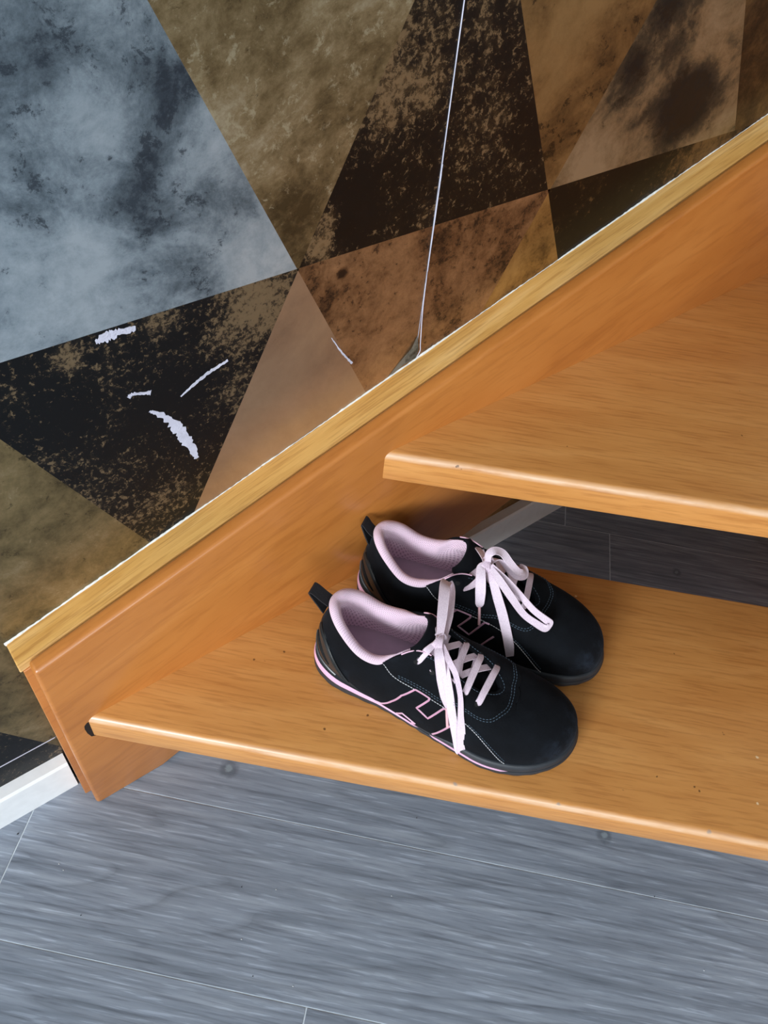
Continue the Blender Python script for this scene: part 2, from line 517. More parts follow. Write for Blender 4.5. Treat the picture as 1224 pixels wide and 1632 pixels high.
m_p['copper'] = paper('paper_copper', [srgb(60, 42, 30), srgb(118, 86, 58), srgb(152, 116, 82), srgb(176, 138, 100)], [0.22, 0.40, 0.56, 0.76], 10, 60, 0.45, 0.6, 0.36, seed=9.5,
                      patch=[(0.489, 0.52, 0.05, -0.35), (0.273, 0.557, 0.035, -0.18), (0.345, 0.52, 0.06, 0.16), (0.337, 0.450, 0.04, 0.16), (0.40, 0.575, 0.05, -0.10), (0.289, 0.574, 0.008, -0.5)], fleck=[(110, 0.57, 0.63, srgb(46, 32, 24), 0.8, 0.45)])
m_p['smooth'] = paper('paper_smooth_rose_gold', [srgb(140, 114, 92), srgb(164, 136, 110), srgb(174, 146, 118), srgb(182, 154, 126)], [0.20, 0.42, 0.58, 0.76], 5, 60, 0.15, 0.6, 0.33, seed=10.2, fleck=[(120, 0.67, 0.72, srgb(110, 84, 60), 0.5, 0.3)])
m_p['night'] = paper('paper_black_speckle', [srgb(18, 20, 22), srgb(26, 26, 26), srgb(56, 48, 38), srgb(104, 88, 66)], [0.52, 0.64, 0.78, 0.96], 8, 70, 0.5, 0.45, 0.36, seed=11.9,
                     patch=[(0.205, 0.568, 0.075, 0.42), (0.11, 0.395, 0.05, 0.24), (0.182, 0.491, 0.05, 0.26), (0.048, 0.582, 0.02, 0.3), (0.03, 0.53, 0.05, -0.2), (0.12, 0.587, 0.03, 0.25)],
                     fleck=[(190, 0.57, 0.63, srgb(136, 116, 88), 0.8, -0.42), (260, 0.66, 0.70, srgb(120, 108, 90), 0.6, -0.2)])
m_p['moss'] = paper('paper_mossy_gold', [srgb(64, 56, 38), srgb(110, 96, 66), srgb(138, 120, 84), srgb(164, 146, 114)], [0.26, 0.43, 0.58, 0.76], 9, 36, 0.4, 0.55, 0.36, seed=12.6, fleck=[(60, 0.59, 0.64, srgb(60, 52, 36), 0.7, 0.35), (100, 0.62, 0.67, srgb(172, 154, 122), 0.6, -0.3)])

FACETS = [('silver', [(1, 'R'), (3, 'L')]), ('gold', [(1, 'L'), (2, 'R'), (3, 'L')]), ('black', [(2, 'L'), (4, 'R'), (3, 'L')]),
          ('tan', [(4, 'L'), (5, 'R'), (3, 'L')]), ('smoke', [(5, 'L'), (3, 'L'), (6, 'R')]), ('brown', [(6, 'L'), (3, 'L')]),
          ('black2', [(3, 'R'), (4, 'L')]), ('amber', [(3, 'R'), (5, 'L'), (4, 'R')]), ('copper', [(3, 'R'), (1, 'L'), (5, 'R')]),
          ('smooth', [(3, 'R'), (2, 'L'), (1, 'R')]), ('night', [(3, 'R'), (2, 'R'), (7, 'L')]), ('moss', [(3, 'R'), (7, 'R'), (8, 'L')]),
          ('night', [(3, 'R'), (7, 'R'), (8, 'R')])]
keys = list(m_p)
SEAM_X = 0.3871


def sheet(x0, x1, z0, z1):
    verts, faces, fm = [], [], []
    for key, hs in FACETS:
        poly = [(x0, z0), (x1, z0), (x1, z1), (x0, z1)]
        for h in hs:
            poly = clip(poly, *half(*h))
            if len(poly) < 3: break
        if len(poly) < 3: continue
        b = len(verts)
        verts += [(x, 0.0, z) for x, z in poly]
        faces.append(tuple(range(b, b + len(poly))))
        fm.append(keys.index(key))
    b = len(verts)
    rim = [(x0, z0), (x1, z0), (x1, z1), (x0, z1)]
    verts += [(x, 0.0, z) for x, z in rim] + [(x, 0.0006, z) for x, z in rim]
    for i in range(4):
        j = (i + 1) % 4
        faces.append((b + i, b + j, b + 4 + j, b + 4 + i))
        fm.append(len(keys))
    return mesh_obj('wallpaper_sheet', verts, faces, [m_p[k] for k in keys] + [m_tear], wall, fmat=fm)


sheet(-3.2, SEAM_X - 0.0005, 0.1006, 2.5)
sheet(SEAM_X + 0.0005, 2.2, 0.1006, 2.5)
sheet(-3.2, 2.2, 0.0, 0.0995)


def catmull(pts, n=8, closed=False):
    pts = np.asarray(pts, float)
    k = len(pts)
    out = []
    rng = range(k) if closed else range(k - 1)
    for i in rng:
        if closed:
            p0, p1, p2, p3 = pts[(i - 1) % k], pts[i], pts[(i + 1) % k], pts[(i + 2) % k]
        else:
            p0, p1, p2, p3 = pts[max(i - 1, 0)], pts[i], pts[i + 1], pts[min(i + 2, k - 1)]
        for j in range(n):
            t = j / n
            out.append(0.5 * ((2 * p1) + (-p0 + p2) * t + (2 * p0 - 5 * p1 + 4 * p2 - p3) * t * t + (-p0 + 3 * p1 - 3 * p2 + p3) * t ** 3))
    if not closed:
        out.append(pts[-1])
    return np.array(out)


def sweep(name, path, prof, mat, parent=None, up=(0, 0, 1), ups=None, scale=None, cap=True, smooth=True, closed=False):
    """sweep a closed 2d profile (side, up) along a path; ups: per-point up vectors"""
    path = np.asarray(path, float)
    n = len(path)
    m = len(prof)
    verts, faces = [], []
    for i in range(n):
        a = path[(i - 1) % n] if closed else path[max(i - 1, 0)]
        b = path[(i + 1) % n] if closed else path[min(i + 1, n - 1)]
        t = (b - a) / (np.linalg.norm(b - a) + 1e-12)
        u = np.asarray(ups[i] if ups is not None else up, float)
        s = np.cross(t, u)
        s /= np.linalg.norm(s) + 1e-12
        u2 = np.cross(s, t)
        sc = scale[i] if scale is not None else (1.0, 1.0)
        for (p, q) in prof:
            verts.append(path[i] + s * p * sc[0] + u2 * q * sc[1])
    seg = n if closed else n - 1
    for i in range(seg):
        for j in range(m):
            k = (j + 1) % m
            i2 = (i + 1) % n
            faces.append((i * m + j, i * m + k, i2 * m + k, i2 * m + j))
    if cap and not closed:
        faces.append(tuple(range(m - 1, -1, -1)))
        faces.append(tuple((n - 1) * m + j for j in range(m)))
    o = mesh_obj(name, verts, faces, mat, parent, smooth=smooth, auto=50)
    return o


def circ(r, k=8):
    return [(r * math.cos(2 * math.pi * i / k), r * math.sin(2 * math.pi * i / k)) for i in range(k)]


# lifted white edge along the paper joint, kinked at its foot
edge = catmull([(SEAM_X, -0.0006, 2.4), (SEAM_X, -0.0006, 0.80), (SEAM_X + 0.0006, -0.0008, 0.64), (SEAM_X, -0.0010, 0.52), (SEAM_X + 0.003, -0.0016, 0.462), (SEAM_X + 0.0042, -0.0016, 0.450), (SEAM_X + 0.0005, -0.0005, 0.4405)], 8)
o = sweep('lifted_paper_edge', edge, circ(0.00048, 6), m_tear, wall)
tag(o, 'white lifted edge of the wallpaper joint')
# puckered flap beside the joint's foot, bluish sky sheen painted into its colour
m_pucker = paper('paper_pucker_sky_sheen', [srgb(60, 58, 54), srgb(104, 112, 116), srgb(128, 136, 140), srgb(140, 146, 148)], [0.3, 0.45, 0.55, 0.7], 40, 120, 0.4, 0.6, 0.3, seed=2.0)
fl = [(0.386, -0.0002, 0.470), (0.3885, -0.0022, 0.452), (0.3865, -0.0014, 0.4415), (0.372, -0.0005, 0.4385), (0.352, -0.0003, 0.4295), (0.366, -0.0005, 0.4445), (0.379, -0.0018, 0.458)]
tag(mesh_obj('paper_pucker', fl, [(0, 6, 1), (1, 6, 3), (1, 3, 2), (6, 5, 3), (5, 4, 3)], m_pucker, wall, smooth=True), 'puckered flap of paper with a blue-grey sky sheen painted in')


def ragged(name, spine, widths, seed, y=-0.0004):
    rnd = random.Random(seed)
    sp = catmull([(x, z) for x, z in spine], 10)
    ws = np.interp(np.linspace(0, 1, len(sp)), np.linspace(0, 1, len(widths)), widths)
    L, Rr = [], []
    for i in range(len(sp)):
        t = sp[min(i + 1, len(sp) - 1)] - sp[max(i - 1, 0)]
        t /= np.linalg.norm(t) + 1e-12
        nn = np.array([-t[1], t[0]])
        L.append(sp[i] + nn * ws[i] * rnd.uniform(0.45, 1.25))
        Rr.append(sp[i] - nn * ws[i] * rnd.uniform(0.45, 1.25))
    n = len(sp)
    verts = [(p[0], y, p[1]) for p in L] + [(p[0], y, p[1]) for p in Rr]
    verts += [(p[0], 0.0, p[1]) for p in L] + [(p[0], 0.0, p[1]) for p in Rr]
    faces = []
    for i in range(n - 1):
        faces.append((i, i + 1, n + i + 1, n + i))
        faces.append((i, 2 * n + i, 2 * n + i + 1, i + 1))
        faces.append((n + i, n + i + 1, 3 * n + i + 1, 3 * n + i))
    o = mesh_obj(name, verts, faces, m_tear, wall)
    return o


for k, (sp_, ws_) in enumerate([
        ([(0.128, 0.5072), (0.1428, 0.5156), (0.1569, 0.5218), (0.174, 0.5267)], [0.0006, 0.0014, 0.0018, 0.0012]),
        ([(0.0845, 0.5258), (0.0886, 0.5279), (0.103, 0.5227)], [0.002, 0.0016, 0.0022]),
        ([(0.0992, 0.5046), (0.1111, 0.4925), (0.121, 0.4744), (0.1287, 0.4521), (0.135, 0.4295)], [0.001, 0.0034, 0.0052, 0.005, 0.002]),
        ([(0.0689, 0.5873), (0.0786, 0.5885), (0.0877, 0.5890), (0.1004, 0.5875)], [0.002, 0.005, 0.003, 0.0022]),
        ([(0.2799, 0.5088), (0.2929, 0.4862), (0.3056, 0.468)], [0.0004, 0.0009, 0.0012])]):
    tag(ragged('paper_tear', sp_, ws_, k), 'white scrape torn in the wallpaper')
# worn white line along the top of the lowest paper strip
sweep('cut_paper_edge', [(-3.1, -0.0004, 0.1001), (-0.2, -0.0004, 0.1001), (-0.0745, -0.0004, 0.1001)], circ(0.0006, 6), m_tear, wall)

# ------------------------------------------------------------------ baseboards
def baseboard(name, x0, x1, label):
    prof = [(0.0, 0.0), (-0.015, 0.0), (-0.015, 0.0555), (-0.0125, 0.0585), (0.0, 0.0600)]
    n = len(prof)
    verts = [(x0, y - 0.0002, z) for y, z in prof] + [(x1, y - 0.0002, z) for y, z in prof]
    faces = [tuple(range(n - 1, -1, -1)), tuple(range(n, 2 * n))] + [(i, (i + 1) % n, n + (i + 1) % n, n + i) for i in range(n)]
    o = mesh_obj(name, verts, faces, m_white)
    tag(o, label, None, None, 'structure')
    return o


baseboard('baseboard_left', -3.15, -0.0750, 'white baseboard on the wall left of the stair stringer')
baseboard('baseboard_right', 0.26, 2.19, 'white baseboard in the shade under the stairs')

# ------------------------------------------------------------------ staircase
stairs = empty('staircase', (0, 0, 0))
tag(stairs, 'open varnished beech staircase rising along the papered wall', 'staircase')
SM = 0.3059
XR = 1.58


def slope_board(name, x0, top, y0, y1, low, mat, bev):
    poly = [(x0, 0.0), (0.018, 0.0), (0.04, low), (XR, low + SM * (XR - 0.04)), (XR, top + SM * XR), (x0, top + SM * x0)]
    o = prism(name, poly, 'y', y0, y1, mat, stairs)
    bevel_mesh(o, bev, 3, 50)
    o.data.polygons.foreach_set('use_smooth', [True] * len(o.data.polygons))
    o.data.set_sharp_from_angle(angle=math.radians(40))
    return o


tag(slope_board('stringer_board', -0.0658, 0.3262, -0.0335, -0.0504, 0.0085, m_stringer, 0.0042), 'red-brown varnished stringer board')
tag(slope_board('filler_board', -0.0725, 0.3100, -0.0008, -0.0310, 0.012, m_stringer, 0.001), 'board behind the stringer')
xe = -0.0752
cap = prism('cap_strip', [(xe, 0.3102 + SM * xe), (XR, 0.3102 + SM * XR), (XR, 0.3213 + SM * XR), (xe, 0.3213 + SM * xe)], 'y', -0.0006, -0.0300, m_cap, stairs)
bevel_mesh(cap, 0.0012, 2, 50)
tag(cap, 'light yellow oak cap strip')
# white filler bead between strip and wall, thicker in places
rnd = random.Random(3)
bead, bsc = [], []
for i in range(600):
    x = -0.076 + i * 0.003
    if x > XR - 0.01: break
    w = 0.55 + 0.35 * math.sin(x * 21) + 0.25 * math.sin(x * 63 + 1) + rnd.uniform(-0.2, 0.25)
    if x < 0.0: w += 1.1 * (1 - (x + 0.076) / 0.076)
    w = max(0.22, w)
    bead.append((x, -0.0006, 0.3212 + SM * x + 0.0004 * rnd.uniform(-1, 1)))
    bsc.append((w, w))
tag(sweep('filler_bead', bead, circ(0.0015, 6), m_caulk, stairs, up=(0, -1, 0), scale=bsc), 'ragged white filler bead')


def tread(name, tx, az, zt, mat, depth=0.4119, fan=0.0059, length=1.02, th=0.038):
    t = np.array([math.cos(az), math.sin(az)])
    a2 = az + fan
    t2 = np.array([math.cos(a2), math.sin(a2)])
    y0, yin = -0.0504, -0.0440
    f0 = np.array([tx, y0]) - t * ((yin - y0) / -t[1])
    r0 = np.array([tx + depth, y0]) - t2 * ((yin - y0) / -t2[1])
    f1 = np.array([tx, y0]) + t * length
    nrm = np.array([-t[1], t[0]])
    r1 = np.array([tx + depth, y0])
    s = np.dot(f1 - r1, t) / np.dot(t2, t)
    r1 = r1 + t2 * s
    poly = [f0, f1, r1, r0]
    o = prism(name, [tuple(p) for p in poly], 'z', zt - th, zt, mat, stairs)
    bm = bmesh.new()
    bm.from_mesh(o.data)
    def near(v, p): return abs(v.co.x - p[0]) + abs(v.co.y - p[1]) < 1e-4
    ft = [e for e in bm.edges if all(v.co.z > zt - 1e-4 and (near(v, f0) or near(v, f1)) for v in e.verts)]
    bmesh.ops.bevel(bm, geom=ft, offset=0.0075, segments=5, profile=0.5, affect='EDGES')
    fb = [e for e in bm.edges if all(v.co.z < zt - th + 1e-4 for v in e.verts)] + [e for e in bm.edges if all(v.co.z > zt - 1e-4 and (near(v, r0) or near(v, r1)) for v in e.verts)]
    bmesh.ops.bevel(bm, geom=fb, offset=0.002, segments=2, profile=0.5, affect='EDGES')
    bm.to_mesh(o.data)
    bm.free()
    o.data.polygons.foreach_set('use_smooth', [True] * len(o.data.polygons))
    o.data.set_sharp_from_angle(angle=math.radians(30))
    return o


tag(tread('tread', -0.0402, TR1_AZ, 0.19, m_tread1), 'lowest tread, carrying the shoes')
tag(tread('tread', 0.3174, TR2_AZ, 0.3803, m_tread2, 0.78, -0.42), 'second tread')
m_tread3 = wood('varnished_beech_tread_top', -1.17, 0, (W_D, W_M, W_L))
tag(tread('tread', 1.05, -1.17, 0.5706, m_tread3, 0.45, -0.2, 0.9), 'third tread')
tag(tread('tread', 1.45, -1.37, 0.7609, m_tread3, 0.40, -0.12, 0.9), 'fourth tread')
# open housing slot in the stringer at the nose of the lowest tread
sl = [(-0.0385, 0.1838), (-0.0425, 0.1830), (-0.0455, 0.1795), (-0.0462, 0.174), (-0.0455, 0.164), (-0.0430, 0.1535), (-0.0385, 0.1508)]
slot = prism('housing_slot', sl, 'y', -0.0480, -0.0506, m_slot, stairs)
tag(slot, 'dark gap where the tread is let into the stringer')
# unseen inner stringer carrying the tread ends, closed to the floor to shade understairs
tv = np.array([math.cos(TR1_AZ), math.sin(TR1_AZ)])
nv = np.array([-tv[1], tv[0]])
c0 = np.array([-0.0402, -0.0504]) + tv * 1.0 - nv * 0.06
ist = prism('inner_stringer_shade_panel', [(0, 0), (0.80, 0), (0.80, 0.74), (0, 0.30)], 'y', 0.0, 0.035, m_stringer, stairs)
ist.location = (c0[0], c0[1], 0)
ist.rotation_euler = (0, 0, math.atan2(nv[1], nv[0]))
tag(ist, 'unseen inner stringer board, closed to the floor to block light under the stairs')

# crumbs and grit on the floor
m_crumb_d = plain('dark_grit', srgb(40, 40, 44), 0.9)
m_crumb_l = plain('pale_grit', srgb(220, 222, 224), 0.9)
cv, cf, cm = [], [], []
for i, (x, y) in enumerate([(-0.1531, -0.0318), (-0.1304, -0.1532), (-0.01, -0.3106), (0.0247, -0.2269), (0.234, -0.2785), (0.4057, -0.5071), (-0.1287, -0.0892), (-0.1274, -0.0983), (0.3925, -0.5909), (0.0192, -0.3428), (-0.0019, -0.273), (0.1569, -0.3313), (0.0547, -0.2513)]):
    r = 0.0016 if i == 0 else 0.0009
    b = len(cv)
    cv += [(x + r * rnd.uniform(0.6, 1), y, r * 0.5), (x, y + r * rnd.uniform(0.6, 1), r * 0.4), (x - r * rnd.uniform(0.6, 1.2), y, r * 0.5), (x, y - r * rnd.uniform(0.6, 1), r * 0.4), (x, y, r * 1.1), (x, y, 0.0)]
    cf += [(b, b + 1, b + 4), (b + 1, b + 2, b + 4), (b + 2, b + 3, b + 4), (b + 3, b, b + 4), (b + 1, b, b + 5), (b + 2, b + 1, b + 5), (b + 3, b + 2, b + 5), (b, b + 3, b + 5)]
    cm += [0 if i < 6 else 1] * 8
tag(mesh_obj('floor_crumbs', cv, cf, [m_crumb_d, m_crumb_l], fmat=cm), 'dark and pale crumbs of grit scattered on the grey floor', 'grit', None, 'stuff')

#<SHOES>
#<CORE> ---- shoe surfaces in shoe space (metres, x heel to toe, right shoe: outer side at -y)
# rows: sole edge Fx Fy | opening edge Tx Ty Tz | lower handle: up, out | upper handle: out, down   (millimetres)
ROWS = [
    (3, 0, 11, 0, 96, 28, 7, 3, 24),
    (9, -20, 17, -14, 95, 27, 6, 3, 24),
    (28, -32, 32, -25, 86, 29, 6, 4, 22),
    (58, -37, 54, -31, 71, 25, 5, 5, 16),
    (88, -40, 75, -32.5, 72, 27, 4, 5, 15),
    (112, -43, 91, -29, 90, 28, 4, 6, 17),
    (133, -46, 107, -22, 102, 33, 4, 9, 22),
    (155, -48, 124, -19, 99, 37, 4, 16, 17),
    (180, -50, 147, -20, 88, 37, 4, 21, 10),
    (205, -51, 167, -20, 77, 33, 4, 25, 7),
    (231, -46, 180, -16, 70.5, 30, 5, 33, 4),
    (252, -35, 187, -11, 67, 31, 5, 44, 3),
    (268, -18, 190, -7, 66, 32, 5, 52, 2),
    (274, 3, 191, -3, 65.5, 32, 5, 54, 2),
    (269, 23, 190, 0, 66, 32, 5, 52, 2),
    (253, 36.5, 187, 4, 67, 31, 5, 44, 3),
    (231, 43, 180, 9, 70.5, 30, 5, 33, 4),
    (205, 45, 167, 13, 77, 33, 4, 25, 7),
    (180, 44, 147, 14, 87, 37, 4, 21, 10),
    (155, 43, 124, 17, 97, 37, 4, 16, 17),
    (133, 43, 108, 23, 99, 33, 4, 9, 22),
    (112, 41, 93, 29, 86, 28, 4, 6, 17),
    (88, 38, 75, 33, 73, 27, 4, 5, 15),
    (58, 36, 54, 32, 71, 25, 5, 5, 16),
    (28, 31, 32, 26, 86, 29, 6, 4, 22),
    (9, 19, 17, 15, 95, 27, 6, 3, 24),
]
ROWS = np.array(ROWS, float)
NROW = len(ROWS)


def cr(tab, u):
    """periodic catmull-rom lookup of rows at parameter u (row units)"""
    k = len(tab)
    i = int(math.floor(u))
    t = u - i
    p0, p1, p2, p3 = tab[(i - 1) % k], tab[i % k], tab[(i + 1) % k], tab[(i + 2) % k]
    return 0.5 * ((2 * p1) + (-p0 + p2) * t + (2 * p0 - 5 * p1 + 4 * p2 - p3) * t * t + (-p0 + 3 * p1 - 3 * p2 + p3) * t ** 3)


def spring(x):
    """lift of the sole underside above the ground, mm"""
    t = max(0.0, (x - 195.0) / 85.0)
    h = max(0.0, (18.0 - x) / 18.0)
    return 11.0 * t ** 1.9 + 2.0 * h * h


def sole_top(x):
    return float(np.interp(x, [-10, 0, 30, 50, 65, 90, 115, 150, 180, 205, 230, 260, 290], [26.5, 26, 22, 19, 17, 14, 12.5, 12.5, 14.5, 17, 19.5, 22, 25])) 


def frame_at(u):
    r = cr(ROWS, u)
    d = cr(ROWS, u + 0.05)[:2] - cr(ROWS, u - 0.05)[:2]
    n = np.array([d[1], -d[0]])          # rows run heel -> -y side -> toe: outward is to the right
    n = n / (np.linalg.norm(n) + 1e-9)
    return r, n


def upper(u, v, off=0.0):
    """point on the upper: u around (row units), v 0 at the sole .. 1 at the opening; off along the normal, mm"""
    p = _upper(u, v)
    if off:
        du = _upper(u + 0.03, v) - _upper(u - 0.03, v)
        v0, v1 = max(0, v - 0.01), min(1, v + 0.01)
        dv = _upper(u, v1) - _upper(u, v0)
        n = np.cross(dv, du)
        n = n / (np.linalg.norm(n) + 1e-12)
        c = np.array([min(max(p[0], 60), 200), 0, 20.0])
        if np.dot(n, p * 1000 - c) < 0: n = -n
        p = p + n * off * 0.001
    return p


def _upper(u, v):
    r, n = frame_at(u)
    fx, fy, tx, ty, tz, up, out, o2, d2 = r
    F = np.array([fx, fy, sole_top(fx) - 3.0])
    T = np.array([tx, ty, tz])
    q = np.array([fx - tx, fy - ty])
    ql = np.linalg.norm(q)
    q = q / (ql + 1e-9) if ql > 6 else n
    w = min(1.0, max(0.0, (ql - 6) / 12.0))
    q = q * w + n * (1 - w)
    q = q / (np.linalg.norm(q) + 1e-9)
    P1 = F + np.array([n[0] * out, n[1] * out, up])
    P2 = T + np.array([q[0] * o2, q[1] * o2, -d2])
    a = 1 - v
    return (a ** 3 * F + 3 * a * a * v * P1 + 3 * a * v * v * P2 + v ** 3 * T) * 0.001


def sole_edge(u, out, z):
    """point on the sole side, 'out' mm outside the upper's edge at height z mm above the lifted underside"""
    r, n = frame_at(u)
    out = out - 4.5 * float(np.interp(r[0], [40, 85, 130, 165, 190], [0, 1, 1, 0.5, 0]))     # waist of the sole
    x, y = r[0] + n[0] * out, r[1] + n[1] * out
    return np.array([x, y, z]) * 0.001
#</CORE>

# ------------------------------------------------------------------ shoe materials
def suede():
    t = NT('black_suede')
    v = t.coord()
    n = t.noise(v, 420, 3, 0.6)
    n2 = t.noise(v, 38, 4, 0.6)
    c = t.ramp(n2, [(0.35, srgb(9, 11, 15)), (0.6, srgb(13, 16, 21)), (0.80, srgb(24, 29, 36))])
    tc = t.node('ShaderNodeTexCoord')          # scuffed nap on the toe cap
    sp = t.node('ShaderNodeSeparateXYZ')
    t.link(tc.outputs['Object'], sp.inputs[0])
    sc = t.math('MULTIPLY', t.val(sp.outputs[0], 0.244, 0.270, 0.0, 1.0), t.val(t.noise(v, 42, 8, 0.75), 0.46, 0.74, 0.0, 0.55))
    c = t.mix(sc, c, srgb(60, 72, 90))
    t.color(c)
    t.set(Roughness=0.93, Sheen_Weight=0.06, Sheen_Roughness=0.4, Sheen_Tint=(0.45, 0.62, 0.85, 1), Specular_IOR_Level=0.16)
    t.bump(n, 0.5, 0.0006)
    return t.m


def mesh_fabric(name, c):
    t = NT(name)
    tc = t.node('ShaderNodeTexCoord')
    sp = t.node('ShaderNodeSeparateXYZ')
    t.link(tc.outputs['UV'], sp.inputs[0])
    a = t.math('SINE', t.math('MULTIPLY', sp.outputs[0], 2 * math.pi))
    b = t.math('SINE', t.math('MULTIPLY', sp.outputs[1], 2 * math.pi))
    d = t.math('ADD', t.math('MULTIPLY', t.math('MULTIPLY', a, b), 0.5), 0.5)
    dark = (c[0] * 0.55, c[1] * 0.42, c[2] * 0.53, 1)
    t.color(t.ramp(d, [(0.0, dark), (0.45, c), (1.0, tuple(min(1, x * 1.06) for x in c[:3]) + (1,))]))
    t.set(Roughness=0.85, Sheen_Weight=0.3)
    t.bump(d, 0.6, 0.0008)
    return t.m


def lace_mat():
    t = NT('pale_pink_lace')
    v = t.coord()
    n = t.noise(v, 900, 2, 0.6)
    t.color(t.ramp(n, [(0.3, srgb(214, 194, 210)), (0.6, srgb(232, 214, 227))]))
    t.set(Roughness=0.8, Sheen_Weight=0.2)
    t.bump(n, 0.25, 0.0003)
    return t.m


m_suede = suede()
m_lining = mesh_fabric('pink_mesh_lining', srgb(244, 216, 234))
m_insole = plain('lilac_insole', srgb(200, 176, 194), 0.8, bump=(500, 0.3, 0.0004), var=0.07)
m_rubber = plain('black_rubber', srgb(44, 48, 54), 0.55, bump=(500, 0.2, 0.0004), var=0.12)
m_tpu = plain('glossy_black_plastic', srgb(46, 47, 48), 0.3, var=0.1)
m_pinkeva = plain('pink_midsole_foam', srgb(236, 184, 214), 0.6, var=0.04)
m_pipe = plain('pink_piping', srgb(232, 190, 212), 0.6, var=0.04)
m_thread_w = plain('white_thread', srgb(214, 214, 218), 0.7, var=0.05)
m_thread_d = plain('dark_thread', srgb(72, 90, 106), 0.7, var=0.1)
m_lace = lace_mat()
m_aglet = plain('pink_aglet', srgb(226, 178, 186), 0.35, var=0.03)
m_web = plain('black_webbing', srgb(22, 24, 30), 0.75, bump=(700, 0.6, 0.0006))
m_hole = plain('eyelet_hole', srgb(8, 8, 10), 0.9)

SC = 1.04


class Shoe:
    def __init__(self, root, mir):
        self.root, self.mir = root, mir

    def add(self, name, verts, faces, mat, parent=None, smooth=True, auto=55, thick=None):
        v = np.asarray(verts, float).copy()
        if self.mir:
            v[:, 1] *= -1
        o = mesh_obj(name, v, faces, mat, parent or self.root, smooth=False)
        bm = bmesh.new()
        bm.from_mesh(o.data)
        bmesh.ops.remove_doubles(bm, verts=bm.verts, dist=1e-6)
        bmesh.ops.recalc_face_normals(bm, faces=bm.faces)
        bm.to_mesh(o.data)
        bm.free()
        if smooth:
            o.data.polygons.foreach_set('use_smooth', [True] * len(o.data.polygons))
            o.data.set_sharp_from_angle(angle=math.radians(auto))
        return o

    def grid(self, name, rows, mat, closed=False, uv=None, **kw):
        rows = np.asarray(rows, float)
        n, m = rows.shape[:2]
        faces = []
        for i in range(n if closed else n - 1):
            for j in range(m - 1):
                a, b = i * m + j, ((i + 1) % n) * m + j
                faces.append((a, a + 1, b + 1, b))
        o = self.add(name, rows.reshape(-1, 3), faces, mat, **kw)
        if uv and len(o.data.vertices) == n * m:
            ly = o.data.uv_layers.new(name='weave')
            for lp in o.data.loops:
                i, j = divmod(lp.vertex_index, m)
                ly.data[lp.index].uv = (uv[0] * i / (n - 1), uv[1] * j / (m - 1))
        return o

    def ribbon(self, name, path, ups, w, h, mat, parent=None, ws=None, cap=True):
        """flat band with rounded edges swept along path; ups give the face direction"""
        prof = [(-w / 2, 0)]
        for sgn in (1, -1):
            K = 12
            for q in range(K + 1):
                a = -1 + 2 * q / K
                rib = 0.72 + 0.28 * math.cos(math.pi * q)
                prof.append((sgn * a * (w / 2 - h * 0.35), sgn * h / 2 * rib))
            if sgn == 1: prof.append((w / 2, 0))
        return self.tube(name, path, ups, prof, mat, parent, ws, cap)

    def tube(self, name, path, ups, prof, mat, parent=None, ws=None, cap=True):
        path, ups = np.asarray(path, float), np.asarray(ups, float)
        n, m = len(path), len(prof)
        verts, faces = [], []
        ps = None
        for i in range(n):
            t = path[min(i + 1, n - 1)] - path[max(i - 1, 0)]
            t /= np.linalg.norm(t) + 1e-12
            s = np.cross(t, ups[i])
            if np.linalg.norm(s) < 1e-6: s = ps
            s = s / np.linalg.norm(s)
            ps = s
            u2 = np.cross(s, t)
            k = ws[i] if ws is not None else 1.0
            for p, q in prof:
                verts.append(path[i] + s * p * k + u2 * q)
        for i in range(n - 1):
            for j in range(m):
                k = (j + 1) % m
                faces.append((i * m + j, i * m + k, (i + 1) * m + k, (i + 1) * m + j))
        if cap:
            faces.append(tuple(range(m)))
            faces.append(tuple((n - 1) * m + j for j in range(m)))
        return self.add(name, verts, faces, mat, parent)

    def on_upper(self, uv, n=6, off=0.0):
        """smooth path on the upper through (u, v) knots, with normals"""
        q = catmull(uv, n)
        P = np.array([upper(a, b, off) for a, b in q])
        N = np.array([upper(a, b, off + 1.0) for a, b in q]) - P
        N /= np.linalg.norm(N, axis=1)[:, None] + 1e-12
        return P, N

    def stitches(self, name, uv, mat, parent, off=0.5, step=3.4, dash=2.2, r=0.42, sharp=False):
        """dashed thread line along a path on the upper, one mesh for the seam"""
        q = np.asarray(uv, float) if sharp else catmull(uv, 10)
        P = np.array([upper(a, b, off) for a, b in q])
        L = np.concatenate([[0], np.cumsum(np.linalg.norm(np.diff(P, axis=0), axis=1))]) * 1000
        N = np.array([upper(a, b, off + 1.0) for a, b in q]) - P
        verts, faces = [], []
        s = 0.4
        while s + dash < L[-1]:
            ring = []
            for t_ in (s, s + dash * 0.5, s + dash):
                p = np.array([np.interp(t_, L, P[:, k]) for k in range(3)])
                nn = np.array([np.interp(t_, L, N[:, k]) for k in range(3)])
                ring.append((p, nn / (np.linalg.norm(nn) + 1e-12)))
            d = ring[2][0] - ring[0][0]
            d /= np.linalg.norm(d) + 1e-12
            b = len(verts)
            for i, (p, nn) in enumerate(ring):
                sd = np.cross(d, nn)
                k = 1.0 if i == 1 else 0.55
                for a in range(5):
                    an = 2 * math.pi * a / 5
                    verts.append(p + (sd * math.cos(an) + nn * math.sin(an)) * r * k * 0.001)
            for i in range(2):
                for a in range(5):
                    a2 = (a + 1) % 5
                    faces.append((b + i * 5 + a, b + i * 5 + a2, b + i * 5 + 5 + a2, b + i * 5 + 5 + a))
            faces.append(tuple(b + a for a in range(5)))
            faces.append(tuple(b + 10 + a for a in range(5)))
            s += step
        if not verts: return None
        return self.add(name, verts, faces, mat, parent)


